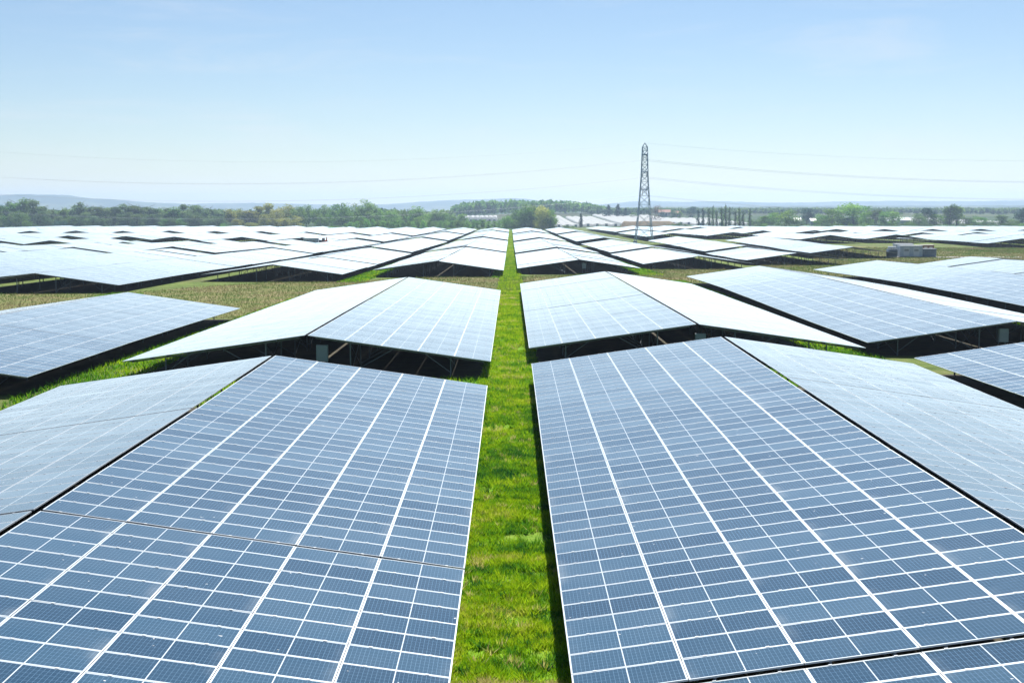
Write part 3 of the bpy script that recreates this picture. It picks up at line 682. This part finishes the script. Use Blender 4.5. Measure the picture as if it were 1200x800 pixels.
# ------------------------------------------------------------------ hills
def hill(pts, D, depth, seed, name='hills'):
    x0, x1 = pts[0][0], pts[-1][0]; NX, NY = 300, 26; V = []; tx = np.linspace(x0, x1, NX)
    r = np.random.default_rng(seed)
    for j in range(NY):
        t = j/(NY-1); d = D-depth*.55+depth*t; prof_y = math.sin(math.pi*min(1, max(0, t/.55*.5)))**1.3 if t < .55 else math.cos((t-.55)/.45*math.pi/2)
        X = (tx-598.5)/FPX*d
        for i in range(NX):
            top = py2z(prof(pts, tx[i]), D); zb = -14; bump = (vnoise(np.array([X[i]]), np.array([d]), 130, seed)[0]-.5)*10+(vnoise(np.array([X[i]]), np.array([d]), 38, seed+1)[0]-.5)*9
            V.append((X[i], d, zb+(top-zb)*prof_y+bump*prof_y*min(1, (1.02-prof_y)*6+.25)))
    F = [(j*NX+i, j*NX+i+1, (j+1)*NX+i+1, (j+1)*NX+i) for j in range(NY-1) for i in range(NX-1)]
    me = np_mesh(name, V, F, [M['hill']], n=4); me.polygons.foreach_set('use_smooth', [True]*len(F)); return tag(link(name, me), kind='structure')
def hill_mat():
    t = NT('wooded_hillside'); p = t.pos(); n1 = t.noise(p, .004, 5); n2 = t.noise(p, .03, 4)
    g = t.ramp(n1, (.40, (.03, .055, .022)), (.52, (.045, .075, .03)), (.56, (.13, .14, .07)), (.64, (.08, .12, .04)), (.70, (.035, .06, .025)))
    g = t.mix(t.math('MULTIPLY', n2, .6), g, (.025, .045, .02)); return t.bsdf(g, .95, spec=.05)
M['hill'] = hill_mat()
hill([(-620, 247), (-480, 240), (-330, 234), (-160, 231), (0, 229.5), (28, 228), (60, 228.5), (85, 229), (110, 232.5), (150, 235), (180, 237), (230, 240), (270, 243), (330, 246)], 7000, 2200, 41)
hill([(180, 243), (240, 238.5), (300, 238), (350, 239.5), (430, 241), (455, 239.5), (490, 236.5), (530, 234.8), (560, 234), (600, 232), (615, 233), (640, 236), (690, 240), (740, 244)], 7600, 2000, 42)
hill([(640, 245), (690, 241), (735, 236.5), (760, 236), (800, 237), (850, 236), (900, 238), (940, 237.5), (1000, 236), (1060, 235.5), (1120, 236), (1200, 235), (1360, 236), (1550, 239), (1750, 246)], 8000, 2400, 43)
hill([(640, 248), (780, 242.5), (900, 242), (1000, 241.5), (1200, 241), (1400, 242), (1600, 247)], 5000, 1400, 44)

# ------------------------------------------------------------------ white polytunnels, sheds, houses
def polytunnel(px0, px1, D0, D1, span, label, h=2.4):
    Xa, Xb = px2x(px0, D0), px2x(px1, D0); nb = max(1, round((Xb-Xa)/span)); sp = (Xb-Xa)/nb; cx = (Xa+Xb)/2
    e = link('polytunnel', None, loc=(cx, D0, zg(cx, D0))); tag(e, label, 'polytunnel', 'white polytunnels behind the field')
    film, ends, fr = MB(), MB(), MB(); NS = 8
    for b in range(nb):
        x0 = Xa+b*sp-cx
        for q in range(NS):
            ya, yb = (D1-D0)*q/NS, (D1-D0)*(q+1)/NS
            za, zb = [zg(cx, D0+v)-zg(cx, D0) for v in (ya, yb)]
            arc = [(x0+sp/2-math.cos(math.pi*k/8)*sp*.485, h-1.1+math.sin(math.pi*k/8)*1.1) for k in range(9)]; arc = [(arc[0][0], -.5)]+arc+[(arc[-1][0], -.5)]
            for k in range(len(arc)-1): film.face([(arc[k][0], ya, za+arc[k][1]), (arc[k+1][0], ya, za+arc[k+1][1]), (arc[k+1][0], yb, zb+arc[k+1][1]), (arc[k][0], yb, zb+arc[k][1])])
            if q == 0: ends.face([(a[0], ya+.02, za+a[1]) for a in arc][::-1]); fr.box((x0+sp/2, ya-.1, za+1.15), (2.2, .12, 2.3))
    film.build('film_cover', [M['film']], e); ends.build('end_wall', [M['film']], e); fr.build('door', [M['box']], e)
polytunnel(650, 680, 1110, 1560, 8, 'block of white polytunnels left of the slender dark tree')
polytunnel(684, 727, 1110, 1480, 8, 'block of white polytunnels right of the slender dark tree')
polytunnel(728, 775, 1180, 1600, 8, 'block of white polytunnels behind the pylon legs')
polytunnel(776, 812, 1190, 1560, 8, 'block of white polytunnels right of the pylon below the dark round tree')
polytunnel(816, 884, 1150, 1400, 8, 'block of white polytunnels behind the poplar row')
polytunnel(1108, 1210, 1160, 1420, 8, 'long block of white polytunnels behind the trees at far right')
def shed(px0, px1, D, h, depth, label, wall='box', roof='box', name='shed', cat='shed', zoff=0, wins=0):
    Xa, Xb = px2x(px0, D), px2x(px1, D); w = Xb-Xa; cx = (Xa+Xb)/2; e = link(name, None, loc=(cx, D, zg(cx, D)+zoff)); tag(e, label, cat)
    b = MB(); b.box((0, depth/2, h*.32-1), (w, depth, h*.64+2)); o = b.build('wall', [M[wall]], e)
    r = MB(); za, zb = h*.62, h; A = [(-w/2-.4, -.5, za), (w/2+.4, -.5, za), (w/2+.4, depth/2, zb), (-w/2-.4, depth/2, zb), (-w/2-.4, depth+.5, za), (w/2+.4, depth+.5, za)]
    r.face([A[0], A[1], A[2], A[3]]); r.face([A[3], A[2], A[5], A[4]]); r.face([A[0], A[3], A[4]]); r.face([A[1], A[5], A[2]]); r.build('roof', [M[roof]], e)
    d = MB(); d.box((w*.1, -.05, h*.18), (min(4, w*.2), .1, h*.36)); d.build('door', [M['container_dark']], e)
    for q in range(wins):
        g = MB(); g.box((-w/2+w*(q+.5)/wins, -.06, h*.42), (1.2, .1, 1.3)); g.build('window', [M['window']], e)
polytunnel(533, 548, 1500, 1580, 5, 'small block of white polytunnels behind the hedgerow left of the aisle', 5.5)
polytunnel(549, 582, 1420, 1500, 5, 'long block of white polytunnels behind the hedgerow left of the aisle', 5.5)
shed(1056, 1067, 1090, 7, 9, 'small white shed among the trees at right', zoff=1)
shed(932, 940, 1120, 6, 9, 'small white shed behind the small pale tree at right', zoff=1)
shed(951, 957, 1130, 5.5, 9, 'white shed left of the green tree at right', zoff=1)
shed(772, 786, 1560, 8.5, 10, 'low house with a red tiled roof right of the pylon', 'render', 'tile', 'farm_house', 'house', wins=4)
shed(790, 798, 1540, 7, 9, 'small brick house beside the red tiled house', 'brick', 'tile', 'farm_house', 'house', wins=3)

# earth bank on the right behind the field
def bank(px0, px1, D, h, label):
    Xa, Xb = px2x(px0, D), px2x(px1, D); V, F = [], []; n = 50
    for i in range(n+1):
        t = i/n; x = Xa+(Xb-Xa)*t; hh = h*(sm(0, .06, t)-sm(.75, 1, t))*(.85+.25*vnoise(np.array([x]), np.array([0.]), 9, 77)[0])
        for j, (dy, k) in enumerate(((-9, 0), (-3, .8), (0, 1), (4, .95), (12, 0))): V.append((x, D+dy, zg(x, D+dy)-.1+hh*k))
    for i in range(n):
        for j in range(4): F.append((i*5+j, (i+1)*5+j, (i+1)*5+j+1, i*5+j+1))
    me = np_mesh('earth_bank', V, F, [M['soil_and_shade']], n=4); tag(link('earth_bank', me), label, 'earth bank')
def soil_mat():
    t = NT('bare_earth'); p = t.pos(); n = t.noise(p, .4, 5, .7); return t.bsdf(t.ramp(n, (.3, (.12, .10, .06)), (.55, (.22, .17, .11)), (.75, (.13, .15, .06))), .95, spec=.1)
M['soil_and_shade'] = soil_mat()
bank(727, 802, 1050, 5.5, 'long brown earth bank behind the pylon legs')

# ------------------------------------------------------------------ electricity pylon and its cables
PD, PXC = 505.0, px2x(755, 505); PZ = zg(PXC, PD)
pe = link('electricity_pylon', None, loc=(PXC, PD, PZ)); tag(pe, 'tall grey steel lattice electricity pylon rising beyond the solar tables', 'pylon')
PTOP = py2z(167.5, PD)-PZ
def zpy(py): return py2z(py, PD)-PZ
prf = [(0, 3.4), (zpy(243), 2.1), (zpy(207), 1.3), (zpy(186), 1.1), (zpy(172.5), .95)]
def pw(z): return float(np.interp(z, [p[0] for p in prf], [p[1] for p in prf]))
for sx in (-1, 1):
    for sy in (-1, 1):
        b = MB()
        for (za, wa), (zb, wb) in zip(prf, prf[1:]): b.bar((sx*wa, sy*wa, za), (sx*wb, sy*wb, zb), .21)
        b.box((sx*3.4, sy*3.4, .15), (.9, .9, .9)); b.build('leg', [M['pylon']], pe)
b = MB(); z = 1.0; lev = [0.0]
while z < zpy(172.5)-.6:
    lev.append(z); z += 2*pw(z)*.82
lev.append(zpy(172.5))
for za, zb in zip(lev[1:], lev[2:]):
    wa, wb = pw(za), pw(zb)
    for (sx, sy, tx, ty) in ((-1, -1, 1, -1), (-1, 1, 1, 1), (-1, -1, -1, 1), (1, -1, 1, 1)):
        b.bar((sx*wa, sy*wa, za), (tx*wb, ty*wb, zb), .11); b.bar((tx*wa, ty*wa, za), (sx*wb, sy*wb, zb), .11)
        b.bar((sx*wb, sy*wb, zb), (tx*wb, ty*wb, zb), .13)
b.build('lattice_bracing', [M['pylon']], pe)
b = MB(); wt = .95; zt = zpy(172.5)
for sx in (-1, 1):
    for sy in (-1, 1): b.bar((sx*wt, sy*wt, zt), (sx*.3, sy*.3, PTOP-.5), .2); b.bar((sx*.3, sy*.3, PTOP-.5), (0, 0, PTOP), .2)
b.build('peak', [M['pylon']], pe)
WA = []
for lv, (py, ln) in enumerate(((181.5, 4.6), (202, 6.2), (223, 5.2))):
    z = zpy(py); w = pw(z)
    for sy in (-1, 1):
        b = MB(); tip = (0, sy*(w+ln), z+.1)
        for sx in (-1, 1):
            b.bar((sx*w, sy*w, z), tip, .16); b.bar((sx*w, sy*w, z+1.5), tip, .13); b.bar((sx*w*.5, sy*(w+ln*.5), z+.05), (sx*w, sy*w, z+1.5), .09)
        b.bar((-w, sy*w, z), (w, sy*w, z), .2)
        arm = b.build('cross_arm', [M['pylon']], pe)
        c = MB(); c.tube([(tip[0], tip[1], z-.0), (tip[0], tip[1], z-2.0)], .05, 6)
        for q in range(8): c.tube([(0, tip[1], z-.3-.2*q), (0, tip[1], z-.38-.2*q)], .16, 8)
        c.build('insulator', [M['porcelain']], arm)
        WA.append((lv, sy, PXC, PD+tip[1], PZ+z-2.0))
WA.append((-1, 0, PXC, PD, PZ+PTOP-.1))
names = {0: 'upper', 1: 'middle', 2: 'lower'}
for lv, sy, X, Y, Z in WA:
    b = MB(); a = .1129 if lv >= 0 else .10; c = .0001154
    for sg, end in ((-1, 330.0), (1, 330.0)):
        pts = []
        for q in range(45):
            d = end*q/44; t = d*FPX/PD; drop = (a*t-c*t*t)*PD/FPX*(1.0 if sg < 0 else .93)
            pts.append((X+sg*d, Y, Z-drop))
        b.tube(pts, .019 if lv >= 0 else .018, 5, cap=False)
        if lv >= 0: b.tube([(p[0], p[1]+.4, p[2]) for p in pts], .019, 5, cap=False)
    o = b.build('power_cable', [M['wire']])
    tag(o, 'thin earth wire strung from the very top of the pylon' if lv < 0 else f'{names[lv]} pair of thin power cables on the {"camera" if sy < 0 else "far"} side of the pylon', 'power cable', 'cables strung from the pylon')

# ------------------------------------------------------------------ inverter compound on the right, machines on the left
def container(X, D, w, d, h, mats, label, name, cat, group=None, rot=0, louvres=True):
    e = link(name, None, loc=(X, D, zg(X, D)), rot=(0, 0, rot)); tag(e, label, cat, group)
    b = MB(); b.box((0, 0, h/2+.25), (w, d, h-.1))
    n = int(w/.3)
    for q in range(n): b.box((-w/2+(q+.5)*w/n, -d/2-.02, h/2+.25), (w/n*.5, .05, h*.85))
    b.build('body', [M[mats[0]]], e)
    r = MB(); r.box((0, 0, h+.26), (w+.2, d+.2, .16)); r.build('roof', [M[mats[1]]], e)
    p = MB(); p.box((0, 0, .1), (w+.8, d+.8, .3)); p.build('plinth', [M['concrete']], e)
    for q in (-.22, .22):
        g = MB(); g.box((q*w, -d/2-.07, h*.48+.2), (w*.26, .06, h*.78)); dr = g.build('door', [M[mats[1]]], e)
        if louvres:
            l = MB()
            for k in range(7): l.box((q*w, -d/2-.115, h*.6+.08*k), (w*.2, .03, .045))
            l.build('vent', [M['steel']], dr)
def transformer(X, D, label):
    e = link('transformer', None, loc=(X, D, zg(X, D))); tag(e, label, 'transformer', 'transformers beside the inverter container')
    b = MB(); b.box((0, 0, 1.2), (2.2, 1.7, 1.9)); b.build('tank', [M['container_dark']], e)
    f = MB()
    for q in range(9): f.box((-1.0+q*.25, -1.1, 1.2), (.06, .5, 1.5)); f.box((-1.0+q*.25, 1.1, 1.2), (.06, .5, 1.5))
    f.build('radiator', [M['container_dark']], e)
    t = MB(); t.tube([(-1.0, 0, 2.55), (1.0, 0, 2.55)], .25, 10); t.box((-.6, 0, 2.25), (.1, .3, .4)); t.box((.6, 0, 2.25), (.1, .3, .4)); t.build('oil_tank', [M['container_roof']], e)
    s = MB()
    for q in (-.6, 0, .6): s.tube([(q, .5, 2.1), (q, .5, 2.75)], [.13, .07], 8)
    s.build('bushing', [M['porcelain']], e)
    p = MB(); p.box((0, 0, .1), (3, 3.4, .3)); p.build('plinth', [M['concrete']], e)
CD = 322.0
container(px2x(1068, CD), CD, 5.6, 2.5, 2.7, ('container', 'container_roof'), 'pale blue-grey inverter container with louvred doors in the clearing at right', 'inverter_container', 'container')
container(px2x(1060, CD+9), CD+9, 4.6, 2.4, 2.9, ('container', 'container_roof'), 'pale container standing behind the louvred container at right', 'inverter_container', 'container')
transformer(px2x(1047, CD-1), CD-1, 'dark grey finned transformer left of the blue-grey inverter container')
container(px2x(1089, CD), CD, 3.6, 2.4, 1.9, ('container_dark', 'container_dark'), 'low dark grey switch cabinet right of the blue-grey inverter container', 'switch_cabinet', 'cabinet')
container(px2x(1088, CD+10), CD+10, 3.0, 2.2, 2.6, ('brick', 'render'), 'small reddish hut behind the low dark switch cabinet', 'small_hut', 'hut', louvres=False)
def conc_pad():
    V, F = [], []
    pts = [(px2x(1098, 318), 318), (px2x(1150, 321), 321), (px2x(1200, 318), 318), (px2x(1200, 324), 324), (px2x(1150, 327), 327), (px2x(1098, 325), 325)]
    me = np_mesh('path', [(x, y, zg(x, y)+.075) for x, y in pts], [(0, 1, 4, 5), (1, 2, 3, 4)], [M['concrete']], n=4); tag(link('path', me), kind='structure')
conc_pad()
# left gap: blue site container and a small orange excavator
container(px2x(364, 480), 480, 5.5, 2.4, 2.6, ('container', 'container_roof'), 'blue-grey site container in the far gap between tables left of the aisle', 'site_container', 'container')
ex = link('excavator', None, loc=(px2x(380, 479), 479, zg(px2x(380, 479), 479)), rot=(0, 0, .25)); tag(ex, 'small orange excavator in the far gap between tables left of the aisle', 'excavator')
for sx in (-1, 1):
    b = MB(); b.tube([(sx*.9, -1.2, .4), (sx*.9, 1.2, .4)], .4, 10); b.box((sx*.9, 0, .4), (.5, 2.6, .75)); b.build('track', [M['dark']], ex)
b = MB(); b.box((0, .3, 1.25), (2.0, 2.4, .7)); b.box((0, 1.1, 1.8), (1.9, .9, .7)); b.build('body', [M['orange']], ex)
b = MB(); b.box((-.5, -.2, 2.25), (.95, 1.2, 1.4)); cab = b.build('cab', [M['orange']], ex)
b = MB(); b.box((-.5, -.82, 2.35), (.8, .05, 1.0)); b.box((-.99, -.2, 2.35), (.05, .9, 1.0)); b.build('window', [M['window']], cab)
b = MB(); b.bar((.4, -.6, 1.4), (.5, -2.4, 3.4), .3, .4); b.bar((.5, -2.4, 3.4), (.5, -4.0, 1.8), .24, .3); b.build('arm', [M['orange']], ex)
b = MB(); b.box((.5, -4.1, 1.3), (.8, .6, .7)); b.box((.5, -4.35, .9), (.8, .3, .12)); b.build('bucket', [M['steel']], ex)

# ------------------------------------------------------------------ haze
hz = MB(); hz.box((0, 3300, 24), (15000, 7200, 90)); 
t = NT('haze_air'); pvn = t.n('ShaderNodeVolumePrincipled'); pvn.inputs['Color'].default_value = (.58, .765, 1.0, 1); pvn.inputs['Density'].default_value = .00015; pvn.inputs['Anisotropy'].default_value = .5
t.t.links.new(pvn.outputs[0], t.out.inputs['Volume'])
me = bpy.data.meshes.new('haze'); me.from_pydata([(x, y, z) for x in (-9000, 9000) for y in (-300, 9990) for z in (-25, 105)], [], [(0,1,3,2),(4,6,7,5),(0,4,5,1),(2,3,7,6),(0,2,6,4),(1,5,7,3)])
me.materials.append(t.mat); tag(link('haze', me), kind='stuff')

# ------------------------------------------------------------------ sun and sky
SUN_EL, SUN_AZ = R(52), R(11)          # azimuth clockwise from straight ahead (+Y)
sd = Vector((math.sin(SUN_AZ)*math.cos(SUN_EL), math.cos(SUN_AZ)*math.cos(SUN_EL), math.sin(SUN_EL)))
L = bpy.data.lights.new('sun', 'SUN'); L.energy = 5.0; L.angle = R(.53); L.color = (1.0, .97, .92)
so = bpy.data.objects.new('sun', L); COL.objects.link(so); so.rotation_euler = sd.to_track_quat('Z', 'Y').to_euler()
W = bpy.data.worlds.new('World'); S.world = W; W.use_nodes = True; nt = W.node_tree; nt.nodes.clear()
sk = nt.nodes.new('ShaderNodeTexSky'); sk.sky_type = 'NISHITA'; sk.sun_disc = False; sk.sun_elevation = SUN_EL; sk.sun_rotation = SUN_AZ
sk.altitude = 50; sk.air_density = 1.0; sk.dust_density = 0.0; sk.ozone_density = 2.5
bg = nt.nodes.new('ShaderNodeBackground'); bg.inputs[1].default_value = .05; wo = nt.nodes.new('ShaderNodeOutputWorld')
tn = nt.nodes.new('ShaderNodeMix'); tn.data_type = 'RGBA'; tn.blend_type = 'MULTIPLY'; tn.inputs[0].default_value = 1; tn.inputs[7].default_value = (.965, .98, 1.03, 1)
nt.links.new(sk.outputs[0], tn.inputs[6]); tc = nt.nodes.new('ShaderNodeTexCoord'); mp = nt.nodes.new('ShaderNodeMapping'); mp.inputs['Scale'].default_value = (2.2, 2.2, 16); mp.inputs['Rotation'].default_value = (0, R(6), 0)
nz = nt.nodes.new('ShaderNodeTexNoise'); nz.inputs['Scale'].default_value = 2.6; nz.inputs['Detail'].default_value = 6; nz.inputs['Roughness'].default_value = .62; nz.inputs['Distortion'].default_value = .6
mr = nt.nodes.new('ShaderNodeMapRange'); mr.interpolation_type = 'SMOOTHSTEP'; mr.inputs[1].default_value = .47; mr.inputs[2].default_value = .78; mr.inputs[4].default_value = .30
cl = nt.nodes.new('ShaderNodeMix'); cl.data_type = 'RGBA'; cl.inputs[7].default_value = (8.6, 8.9, 9.2, 1)
nt.links.new(tc.outputs['Generated'], mp.inputs[0]); nt.links.new(mp.outputs[0], nz.inputs['Vector']); nt.links.new(nz.outputs[0], mr.inputs[0]); nt.links.new(mr.outputs[0], cl.inputs[0])
nt.links.new(tn.outputs[2], cl.inputs[6]); nt.links.new(cl.outputs[2], bg.inputs[0]); nt.links.new(bg.outputs[0], wo.inputs[0])

# ------------------------------------------------------------------ camera and view
cam = bpy.data.cameras.new('camera'); cam.sensor_width = 36; cam.lens = 36*FPX/1200; cam.clip_start = .1; cam.clip_end = 20000
co = bpy.data.objects.new('camera', cam); COL.objects.link(co); co.location = (0, 0, CAMZ); co.rotation_euler = (math.pi/2-CTH, 0, -CYAW)
S.camera = co
vs = S.view_settings; vs.view_transform = 'Standard'; vs.look = 'None'; vs.gamma = 1; vs.use_curve_mapping = False; vs.exposure = 0.95
S.cycles.max_bounces = 6; S.cycles.diffuse_bounces = 3; S.cycles.glossy_bounces = 3; S.cycles.transmission_bounces = 2; S.cycles.transparent_max_bounces = 4; S.cycles.volume_bounces = 0
print('TABLES', len(tables), 'visible', len(vis), 'smallest chosen', chosen[-1]['size'], 'near', sum(1 for t in chosen if t['y1'] < 86))
